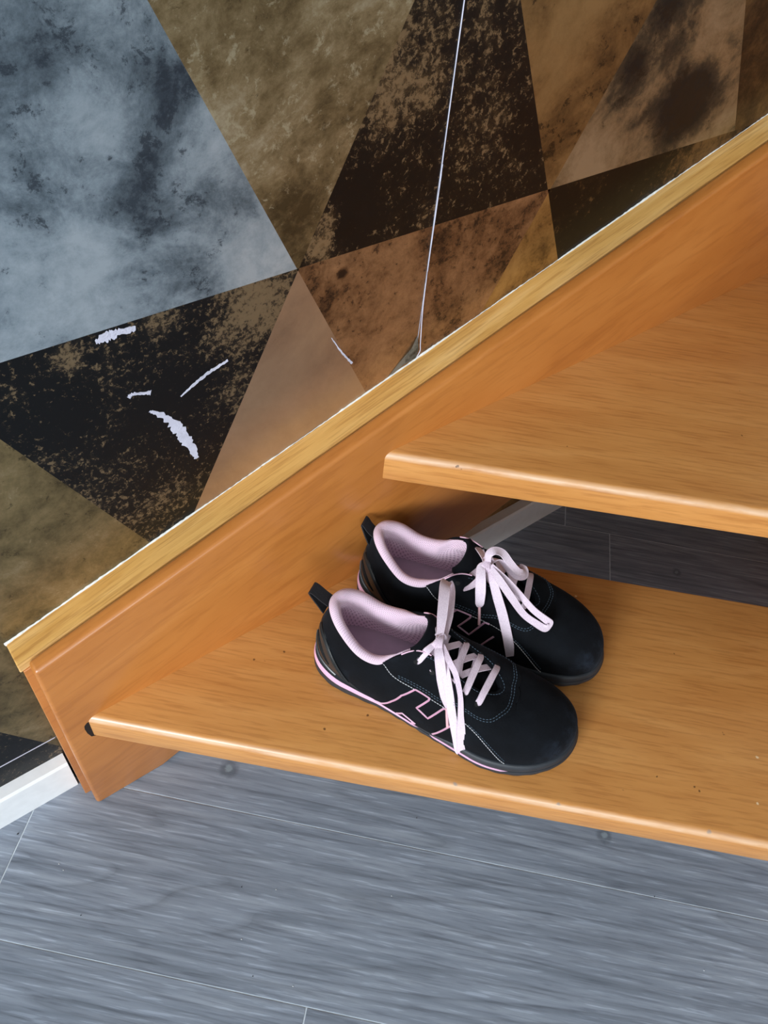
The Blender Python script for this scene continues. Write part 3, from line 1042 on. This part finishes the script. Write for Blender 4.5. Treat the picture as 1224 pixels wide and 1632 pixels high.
def zA(x):
    return spring(x) + float(np.interp(x, [0, 30, 60, 100, 130, 180, 210, 250, 280], [14.0, 12.0, 9.8, 7.2, 6.0, 6.8, 7.6, 8.0, 8.0]))


def zB(x, side):
    """top of the pink stripe; side -1 outer, +1 inner"""
    return zA(x) + float(np.interp(x, [-6, 0, 30, 60, 100, 128, 138, 150, 185, 215, 232, 290], [9.0, 9.0, 8.2, 6.0, 3.2, 0.7, 0.1, 1.2, 1.6, 1.2, 0.05, 0.05]))


def build_shoe(name, loc, rz, mir, label):
    root = empty(name, loc, rz)
    root.scale = (SC, SC, SC)
    tag(root, label, 'shoe', 'pair of black and pink lace-up shoes')
    S = Shoe(root, mir)
    NU = 156
    US = [NROW * i / NU for i in range(NU)]
    # --- sole
    rows, rp, rf = [], [], []
    for i, u in enumerate(US):
        x = frame_at(u)[0][0]
        s = spring(x)
        top = sole_top(x)
        sc = 1.1 * (1 if (i // 2) % 2 else 0)
        a, b = zA(x), zB(x, 0)
        rows.append([sole_edge(u, -8, s + 0.3), sole_edge(u, 2.2, s + 0.0), sole_edge(u, 4.2, s + 0.6 + sc), sole_edge(u, 4.9, s + 3.4 + sc * 0.3), sole_edge(u, 4.8, a - 1.0), sole_edge(u, 4.3, a), sole_edge(u, 1.0, a)])
        k = min(1.0, (b - a) / 1.0)
        rp.append([sole_edge(u, 1.0, a - 0.2), sole_edge(u, 1.5 + 3.3 * k, a), sole_edge(u, 2 + 3.2 * k, a + 0.35 * (b - a)), sole_edge(u, 1.5 + 2.5 * k, b), sole_edge(u, 1.0, b + 0.2)])
        rf.append([sole_edge(u, 1.0, b - 0.2), sole_edge(u, 3.9, b), sole_edge(u, 3.7, b + 0.4 * (top - b)), sole_edge(u, 2.6, top - 1.2), sole_edge(u, 1.0, top - 0.2), sole_edge(u, -1.5, top - 0.6)])
    outs = S.grid('outsole', rows, m_rubber, closed=True)
    # underside
    und = [sole_edge(u, -8, spring(frame_at(u)[0][0]) + 0.3) for u in US]
    S.add('outsole_bottom', und, [tuple(range(len(und)))], m_rubber, parent=outs, smooth=False)
    S.grid('midsole_stripe', rp, m_pinkeva, closed=True)
    S.grid('foxing', rf, m_rubber, closed=True)
    # --- upper
    NV = 26
    rows = []
    for u in US:
        col = [upper(u, j / NV) for j in range(NV + 1)]
        T = col[-1]
        r, n = frame_at(u)
        nn = np.array([n[0], n[1], 0])
        col.append(T - nn * 0.0015 - np.array([0, 0, 0.0003]))
        col.append(T - nn * 0.0022 - np.array([0, 0, 0.0040]))
        rows.append(col)
    up = S.grid('upper', rows, m_suede, closed=True, auto=70)
    # --- lining of the collar
    rows = []
    u0, u1 = 6.75, NROW - 6.75
    for i in range(121):
        u = NROW + u0 + (-(NROW - u1) - u0) * i / 120.0
        u = u % NROW
        r, n = frame_at(u)
        tx, ty, tz = r[2:5]
        du = cr(ROWS, u + 0.05)[2:4] - cr(ROWS, u - 0.05)[2:4]
        nt = np.array([du[1], -du[0]])
        nt /= np.linalg.norm(nt) + 1e-9
        ud = min(u, NROW - u)
        e = 1.0 if ud < 4.1 else max(0.0, 1 - (ud - 4.1) / 0.9)
        low = (1 - e) * 2.2
        e = 0.35 + 0.65 * e
        P = lambda o, z: np.array([tx + nt[0] * o, ty + nt[1] * o, tz + z])
        F = np.array([r[0] - n[0] * 9, r[1] - n[1] * 9])
        back = np.array([F[0], F[1], 28.0])
        k = [P(0.9 - low, -2.6 - low), P(1.4 * e - low, -0.6 - low), P(0.6 * e - low, 1.6 * e - low), P(-2.5 * e - low, 3.4 * e - low), P(-6.5 * e - low * 0.5, 2.6 * e - low), P(-9.5 * e, -1.5), P(-10.0 * e, -8), P(-8.5 * e, -18)]
        k.append(0.45 * P(-7 * e, -30) + 0.55 * np.array([F[0], F[1], tz - 30]))
        k.append(back)
        rows.append(catmull(np.array(k), 4) * 0.001)
    S.grid('collar_lining', rows, m_lining, auto=80, uv=(66, 26))
    # --- insole
    ins = []
    for u in US:
        r, n = frame_at(u)
        ins.append(np.array([r[0] - n[0] * 6, r[1] - n[1] * 6, 29.5 - 4.0 * min(1, max(0, (r[0] - 40) / 100))]) * 0.001)
    S.add('insole', ins, [tuple(range(len(ins)))], m_insole, smooth=False)
    # --- tongue
    rows = []
    cen = catmull([(202, -3, 58), (180, -3, 66), (152, -3, 80), (132, -2, 92), (119, -1, 101), (113, -1, 106.5), (111, -1, 108.5)], 6)
    wid = np.interp(np.linspace(0, 1, len(cen)), [0, 0.3, 0.6, 0.8, 0.93, 1.0], [12, 18, 22, 24, 23.5, 20])
    for ci, (c, w) in enumerate(zip(cen, wid)):
        row = []
        tq = ci / (len(cen) - 1.0)
        sag = 12.0 - 6.5 * tq
        bk = -7.0 * max(0.0, tq - 0.5) * 2
        K = 16
        for j in range(K + 1):
            a = -1 + 2 * j / K
            row.append((c[0] + bk * a * a, c[1] + w * math.sin(a * 1.35) / math.sin(1.35), c[2] - sag * a * a))
        # underside back the other way
        for j in range(K + 1):
            a = 1 - 2 * j / K
            row.append((c[0] + bk * a * a - 3.0, c[1] + 0.96 * w * math.sin(a * 1.35) / math.sin(1.35), c[2] - sag * a * a - 4.5))
        row.append(row[0])
        rows.append(np.array(row) * 0.001)
    last = rows[-1]
    inner = np.array([(last[k] + last[33 - k if k < 34 else 33]) / 2 for k in range(len(last))])
    rows.append(last * 0.5 + inner * 0.5 + np.array([-0.0006, 0, 0.0009]))
    rows.append(inner + np.array([-0.0007, 0, 0.0011]))
    S.grid('tongue', rows, m_suede, auto=70)
    return S, up


# ------------------------------------------------------------------ stitched, printed and laced details
V_EYE = [(4.3, 1.0), (4.36, 0.94), (4.6, 0.75), (5.0, 0.63), (5.75, 0.54), (6.5, 0.495), (7.05, 0.475), (7.7, 0.535), (8.15, 0.537), (8.65, 0.537), (9.25, 0.585), (10.2, 0.725),
         (11.85, 0.863), (14.2, 0.878), (15.8, 0.75), (16.7, 0.59), (17.2, 0.54), (17.85, 0.537), (18.3, 0.53), (18.95, 0.475), (19.5, 0.495), (20.25, 0.54), (21.0, 0.63), (21.4, 0.75), (21.64, 0.94), (21.7, 1.0)]
LOGO = [[(3.75, 0.015), (4.0, 0.05), (4.5, 0.25), (5.05, 0.413), (5.8, 0.525)],
        [(5.8, 0.525), (6.5, 0.485), (6.45, 0.458), (5.8, 0.312), (6.35, 0.238), (7.15, 0.45), (7.35, 0.45)],
        [(7.5, 0.315), (7.25, 0.238), (6.6, 0.02)],
        [(4.72, 0.03), (5.0, 0.113), (5.7, 0.04), (5.5, 0.015)]]
SEAM_W = [(4.33, 0.96), (4.6, 0.738), (5.0, 0.618), (5.75, 0.528), (6.5, 0.483), (7.05, 0.463), (7.55, 0.445), (8.0, 0.413), (8.5, 0.35), (8.95, 0.238), (9.4, 0.075), (9.6, 0.02)]
E_LAT = [(6.0, 0.845), (6.8, 0.785), (7.65, 0.80), (8.2, 0.78), (8.8, 0.763)]
E_MED = [(20.0, 0.87), (19.15, 0.86), (18.15, 0.95), (17.35, 0.965), (16.45, 0.913)]


def mirror_u(c):
    return [(NROW - u, v) for u, v in c]


def dens(c, n=8):
    c = np.asarray(c, float)
    out = []
    for a, b in zip(c[:-1], c[1:]):
        for k in range(n):
            out.append(a + (b - a) * k / n)
    out.append(c[-1])
    return np.array(out)


def detail_shoe(S, up, side):
    root = S.root
    us = np.array([p[0] for p in V_EYE])
    vq = np.array([p[1] for p in V_EYE])
    # eyestay panel laid over the upper
    rows = []
    for u in np.linspace(4.31, 21.69, 150):
        vs_ = float(np.interp(u, us, vq))
        col = [upper(u, vs_, -0.4), upper(u, vs_, 0.7)]
        for k in range(1, 9):
            v = vs_ + (1 - vs_) * k / 8
            col.append(upper(u, v, 1.0))
        col.append(upper(u, 1.0, -0.5) - np.array([0, 0, 0.0015]))
        rows.append(col)
    eye = S.grid('eyestay', rows, m_suede, auto=60)
    for dv in (0.035, 0.062):
        c = [(u, min(0.985, v + dv * (1.0 if v < 0.8 else 0.7))) for u, v in V_EYE[3:-3]]
        S.stitches('stitching', catmull(c, 10), m_thread_d, eye, off=1.2, step=3.2, dash=2.1, r=0.42, sharp=True)
    c = [(u, 0.955 if not 9.5 < u < 16.5 else 0.975) for u in np.linspace(6.6, 19.4, 60)]
    S.stitches('stitching', c, m_thread_d, eye, off=1.2, step=3.2, dash=2.1, r=0.40, sharp=True)
    # white seam from the collar past the eyestay down to the sole, on both flanks
    for c in (SEAM_W, mirror_u(SEAM_W)):
        tag(S.stitches('seam_stitching', c, m_thread_w, up, off=0.5, step=2.9, dash=2.3, r=0.42), 'white dashed stitching')
        s2 = [(u + (0.14 if u < 13 else -0.14), v + 0.012) for u, v in c[7:-1]]
        S.stitches('stitching', s2, m_thread_d, up, off=0.4, step=3.0, dash=2.0, r=0.42)
    # pink piped emblem on both flanks
    for fl in (LOGO, [mirror_u(c) for c in LOGO]):
        for c in fl:
            q = dens(c, 7)
            P = np.array([upper(a, b, 0.5) for a, b in q])
            N = np.array([upper(a, b, 1.5) for a, b in q]) - P
            tag(S.ribbon('emblem_piping', P, N, 0.0021, 0.0011, m_pipe, up), 'pink outline of the side emblem')
    # moulded heel counter
    ut = [-3.2, -2.75, -2.2, -1.75, -1.3, -0.7, 0, 0.7, 1.3, 1.75, 2.2, 2.75, 3.2]
    vt = [0.01, 0.10, 0.37, 0.52, 0.585, 0.57, 0.55, 0.57, 0.585, 0.52, 0.37, 0.10, 0.01]
    rows = []
    for u in np.linspace(-3.18, 3.18, 81):
        v1 = float(np.interp(u, ut, vt))
        col = [upper(u, v1 * k / 8, 0.9) for k in range(8)] + [upper(u, v1 * 0.97, 0.9), upper(u, v1, 0.6), upper(u, v1 + 0.004, -0.3)]
        rows.append(col)
    hc = S.grid('heel_counter', rows, m_tpu, auto=60)
    for sg in (1, -1):
        rdg = [(0.55 * sg, 0.545), (1.3 * sg, 0.55), (1.75 * sg, 0.485), (2.2 * sg, 0.335), (2.72 * sg, 0.085)]
        P, N = S.on_upper(rdg, 8, 1.2)
        S.ribbon('counter_ridge', P, N, 0.0045, 0.0018, m_tpu, hc)
        rdg = [(0.35 * sg, 0.27), (1.0 * sg, 0.150), (1.55 * sg, 0.085), (2.25 * sg, 0.045)]
        P, N = S.on_upper(rdg, 8, 1.1)
        S.ribbon('counter_ridge', P, N, 0.0040, 0.0018, m_tpu, hc)
        sl = [(0.6 * sg, 0.40), (0.95 * sg, 0.37), (1.4 * sg, 0.30), (1.95 * sg, 0.18)]
        P, N = S.on_upper(sl, 8, 1.0)
        k = np.sin(np.linspace(0.12, math.pi - 0.12, len(P)))
        S.ribbon('counter_slot', P, N, 0.0065, 0.0009, m_hole, hc, ws=k)
    # pink edge along the front of the collar
    for c in ([5.3, 5.7, 6.1, 6.5, 6.9], [20.7, 20.3, 19.9, 19.5, 19.1]):
        P = catmull([upper(u, 1.0, 0.6) for u in c], 8) + np.array([0, 0, 0.0006])
        S.tube('collar_edge', P, np.tile([0, 0, 1.0], (len(P), 1)), circ(0.0007, 6), m_pipe, eye)
    # heel pull loop
    hp = catmull([(11, 0.5, 89), (3, 0.5, 93), (-5.5, 0.5, 98.5), (-9.5, 0.5, 100), (-11, 0.5, 98), (-7, 0.5, 91.5), (-1, 0.5, 83), (5.0, 0.5, 74)], 6) * 0.001
    if S.mir:        # pressed upright against the stringer
        hp[:, 0] = np.maximum(hp[:, 0], 0.011 + (hp[:, 0] - 0.011) * 0.62)
        hp[:, 2] += np.maximum(0, 0.003 - hp[:, 0]) * 0.5
    d = np.gradient(hp, axis=0)
    nn = np.stack([-d[:, 2], np.zeros(len(d)), d[:, 0]], 1)
    S.tube('heel_loop', hp, nn, [(-0.0068, -0.0007), (0.0068, -0.0007), (0.0068, 0.0007), (-0.0068, 0.0007)], m_web)
    # eyelets
    for e in E_LAT + E_MED:
        c = upper(*e, 1.05)
        n = upper(*e, 2.05) - c
        n /= np.linalg.norm(n)
        a = np.cross(n, [0, 0, 1.0]); a /= np.linalg.norm(a)
        b = np.cross(n, a)
        ring = [c + (a * math.cos(t) + b * math.sin(t)) * 0.0026 for t in np.linspace(0, 2 * math.pi, 13)[:-1]]
        ring2 = [p + n * 0.00025 for p in ring]
        S.add('eyelet', ring + ring2, [tuple(range(12, 24))] + [(i, (i + 1) % 12, 12 + (i + 1) % 12, 12 + i) for i in range(12)], m_hole, eye, smooth=False)
    # laces: one thing running through the eyelets, each visible run a part
    lace = S
    for i in range(1, 5):
        a, b = upper(*E_MED[i], 0.6), upper(*E_MED[i], 3.4)
        d2, c2 = upper(*E_LAT[i], 0.6), upper(*E_LAT[i], 3.4)
        b = b + (c2 - b) * 0.10
        c3 = c2 + (b - c2) * 0.10
        mid = (b + c3) / 2 + np.array([0, 0, 0.0028])
        P = catmull([a, b, b * 0.6 + mid * 0.4 + np.array([0, 0, 0.0012]), mid, c3 * 0.6 + mid * 0.4 + np.array([0, 0, 0.0012]), c3, d2], 6)
        N = np.tile([0.25, 0, 0.97], (len(P), 1))
        k = np.interp(np.linspace(0, 1, len(P)), [0, 0.08, 0.5, 0.92, 1], [0.6, 0.9, 1.0, 0.9, 0.6])
        S.ribbon('lace_run', P, N, 0.0070, 0.0012, m_lace, ws=k)
    for i in range(1, 4):
        for (ua, ub) in ((E_LAT[i + 1][0], E_MED[i][0]), (E_MED[i + 1][0], E_LAT[i][0])):
            a, b = upper(ua, 1.0) - np.array([0, 0, 0.0012]), upper(ub, 1.0) - np.array([0, 0, 0.0012])
            mid = (a + b) / 2 + np.array([0, 0, 0.0016 if ua < 13 else 0.0030])
            P = catmull([a, a * 0.5 + mid * 0.5 + np.array([0, 0, 0.0006]), mid, b * 0.5 + mid * 0.5 + np.array([0, 0, 0.0006]), b], 5)
            S.ribbon('lace_run', P, np.tile([0.25, 0, 0.97], (len(P), 1)), 0.0064, 0.0014, m_lace)


def lace_path(S, name, pts, w, up, ws=None, mat=None, n=7, h=0.0012):
    P = catmull(np.array(pts, float), n) * 0.001
    up = np.asarray(up, float)
    N = np.tile(up, (len(P), 1)) if up.ndim == 1 else np.array([[np.interp(t, np.linspace(0, 1, len(up)), up[:, k]) for k in range(3)] for t in np.linspace(0, 1, len(P))])
    k = None if ws is None else np.interp(np.linspace(0, 1, len(P)), np.linspace(0, 1, len(ws)), ws)
    return S.ribbon(name, P, N, w, h, mat or m_lace, ws=k)


def knot(S, c, up):
    c = np.array(c, float)
    for sgn, wid in ((1, 0.0075), (-1, 0.0068)):
        pts = [c + np.array([sgn * 3.0, -6.5, -3.0]), c + np.array([sgn * 1.5, -5.5, 1.2]), c + np.array([0, 0, 2.8 + sgn * 0.5]), c + np.array([-sgn * 1.5, 5.5, 1.0]), c + np.array([-sgn * 3.0, 6.0, -3.5])]
        lace_path(S, 'lace_knot', pts, wid, up, h=0.0022)


N_KNOT = [(123.7, -5.4, 106.0)]
N_LOOPUP = [(123.4, -3.3, 107.0), (117.7, 16.0, 113.0), (111.3, 37.8, 116.0), (107.2, 53.0, 114.0), (107.5, 62.7, 105.0), (113.6, 52.2, 105.0), (121.6, 25.2, 105.0), (126.1, 2.2, 103.0)]
N_TAIL = [(123.6, -8.3, 106.0), (130.6, -21.2, 103.0), (138.8, -30.7, 87.0), (146.5, -37.6, 70.4), (151.9, -41.6, 60.5)]
N_AGLET = [(151.6, -41.7, 60.5), (154.7, -45.0, 49.6), (158.0, -47.9, 37.9)]
N_LOOPD = [(125.8, -5.1, 103.0), (140.0, -26.3, 92.0), (149.7, -35.9, 74.8), (158.5, -43.8, 55.6), (168.7, -49.6, 30.3), (175.7, -51.9, 10.7), (177.8, -51.5, 10.5), (171.9, -49.3, 40.2), (166.1, -43.8, 62.1), (159.8, -36.0, 80.9), (149.2, -25.2, 95.0), (139.6, -20.3, 104.0), (127.5, -7.1, 105.0)]
N_TOPLAT = [(122.0, -6.9, 105.0), (117.1, -18.6, 104.0), (112.6, -25.3, 93.7), (110.2, -26.4, 88.9)]
F_KNOT = [(132.8, 8.4, 112.0)]
F_TAIL = [(130.9, 10.7, 113.0), (128.9, 16.1, 113.0), (132.6, 26.6, 108.0), (136.4, 33.5, 97.0), (139.0, 36.4, 83.0), (139.4, 33.4, 73.4)]
F_AGLET = [(139.3, 33.6, 74.4), (141.8, 36.6, 65.0), (144.6, 40.3, 53.8)]
F_TAIL2 = [(134.7, 9.2, 111.0), (143.9, 20.2, 105.0), (153.5, 27.9, 92.0), (163.8, 33.1, 74.0), (173.8, 41.7, 58.3), (180.3, 46.5, 44.9), (184.7, 48.6, 31.1)]
F_LOOP3 = [(135.1, 10.1, 113.0), (149.7, 18.7, 108.0), (166.4, 25.1, 96.0), (183.0, 25.8, 77.6), (197.3, 26.7, 71.1), (208.7, 26.1, 67.3), (211.5, 20.9, 70.2), (206.8, 20.2, 73.1), (191.2, 20.3, 82.0), (174.3, 15.2, 91.0), (157.8, 13.4, 103.0), (137.3, 9.9, 114.0)]
F_LOOP4 = [(133.9, 8.3, 114.0), (131.8, 4.5, 122.0), (135.9, -1.5, 124.0), (144.2, -6.6, 118.0), (154.1, -6.1, 108.0), (163.7, -7.2, 98.0), (169.4, -11.9, 93.0), (169.8, -19.1, 90.0), (164.8, -21.7, 88.0)]
F_LOOP4B = [(164.8, -21.7, 88.0), (170.7, -21.5, 86.0), (172.3, -13.8, 86.0), (165.3, -7.3, 90.0), (155.2, -5.8, 98.0), (145.6, -6.4, 106.0), (139.1, -2.6, 110.0), (134.9, 6.6, 111.0)]
F_TOPMED = [(131.7, 8.5, 110.0), (132.1, 19.4, 105.0), (126.1, 25.2, 93.1), (118.6, 27.8, 83.8)]


def aglet(S, pts):
    P = catmull(np.array(pts, float), 4) * 0.001
    tag(S.tube('aglet', P, np.tile([0, 0, 1.0], (len(P), 1)), circ(0.0015, 8), m_aglet), 'pink lace tip')


def lace_near(S):
    up = (0.1, -0.62, 0.78)
    knot(S, N_KNOT[0], up)
    lace_path(S, 'bow_loop', N_LOOPUP, 0.0108, [(0.1, -0.5, 0.85), (0.1, -0.4, 0.9), (0.1, -0.3, 0.95), (0.1, 0.5, 0.4), (0.1, 0.6, -0.6), (0.1, 0.3, -0.95), (0.1, 0.3, -0.95)], [0.55, 0.9, 1, 1, 1, 1, 0.9, 0.55])
    lace_path(S, 'lace_tail', N_TAIL, 0.0100, up, [0.6, 0.95, 1.0, 0.8, 0.3])
    aglet(S, N_AGLET)
    lace_path(S, 'bow_loop', N_LOOPD, 0.0098, [(0.1, -0.6, 0.78), (0.1, -0.7, 0.7), (0.1, -0.9, 0.4), (0.1, -0.98, 0.15), (0.2, -0.6, 0.1), (0.3, -0.9, 0.3), (0.5, -0.75, 0.45), (0.3, -0.7, 0.7), (0.1, -0.6, 0.78)], [0.5, 0.9, 0.9, 0.85, 0.9, 1.0, 1.0, 0.9, 0.6, 0.5, 0.55, 0.6, 0.5])
    lace_path(S, 'lace_run', N_TOPLAT, 0.0080, up, [0.6, 0.9, 0.85, 0.5])
    e = upper(*E_MED[0], 1.0) * 1000
    k = np.array(N_KNOT[0])
    lace_path(S, 'lace_run', [k, (k + e) / 2 + np.array([0, 0, 4]), e + np.array([0, 0, 2]), e], 0.0072, (0.2, 0, 1), [0.6, 1, 0.9, 0.6])


def lace_far(S):
    up = (0.1, 0.62, 0.78)
    knot(S, F_KNOT[0], up)
    lace_path(S, 'lace_tail', F_TAIL, 0.0105, up, [0.5, 0.85, 1.0, 1.0, 0.85, 0.25])
    aglet(S, F_AGLET)
    lace_path(S, 'lace_tail', F_TAIL2, 0.0102, up, [0.5, 0.8, 0.95, 1.0, 1.0, 1.0, 0.8])
    lace_path(S, 'bow_loop', F_LOOP3, 0.0088, [(0.1, 0.6, 0.78), (0.2, 0.6, 0.75), (0.2, 0.7, 0.6), (0.6, 0.3, 0.3), (0.2, 0.7, 0.3), (0.1, 0.7, 0.6), (0.1, 0.6, 0.78)], [0.6, 0.9, 0.9, 0.8, 0.85, 0.9, 0.9, 0.9, 0.8, 0.75, 0.8, 0.6])
    lace_path(S, 'bow_loop', F_LOOP4 + F_LOOP4B[1:], 0.0088, [(0.3, 0.6, 0.6), (0.2, 0.2, 1.0), (0.4, 0.5, 0.8), (0.4, 0.6, 0.7), (0.6, 0.5, 0.4), (0.3, 0.7, 0.4), (0.2, 0.6, -0.3), (0.1, 0.3, -0.9)], [0.6, 0.9, 1, 1, 0.95, 0.9, 0.9, 0.85, 0.85, 0.85, 0.9, 0.9, 0.9, 0.9, 0.8, 0.6])
    lace_path(S, 'lace_run', F_TOPMED, 0.0078, up, [0.6, 0.9, 0.8, 0.4])
    e = upper(*E_LAT[0], 1.0) * 1000
    k = np.array(F_KNOT[0])
    lace_path(S, 'lace_run', [k, (k + e) / 2 + np.array([0, 0, 4]), e + np.array([0, 0, 2]), e], 0.0072, (0.2, 0, 1), [0.6, 1, 0.9, 0.6])



near, near_up = build_shoe('lace_up_shoe', (0.2028, -0.1092, 0.19), -1.040, False, 'black suede shoe with pink laces nearest the front edge of the lowest tread')
far, far_up = build_shoe('lace_up_shoe', (0.2938, -0.0594, 0.19), -1.006, True, 'black suede shoe with its heel against the stringer, bow loops fanned over its toe')
for S_, up_, sd_ in ((near, near_up, -1), (far, far_up, 1)):
    detail_shoe(S_, up_, sd_)
lace_near(near)
lace_far(far)
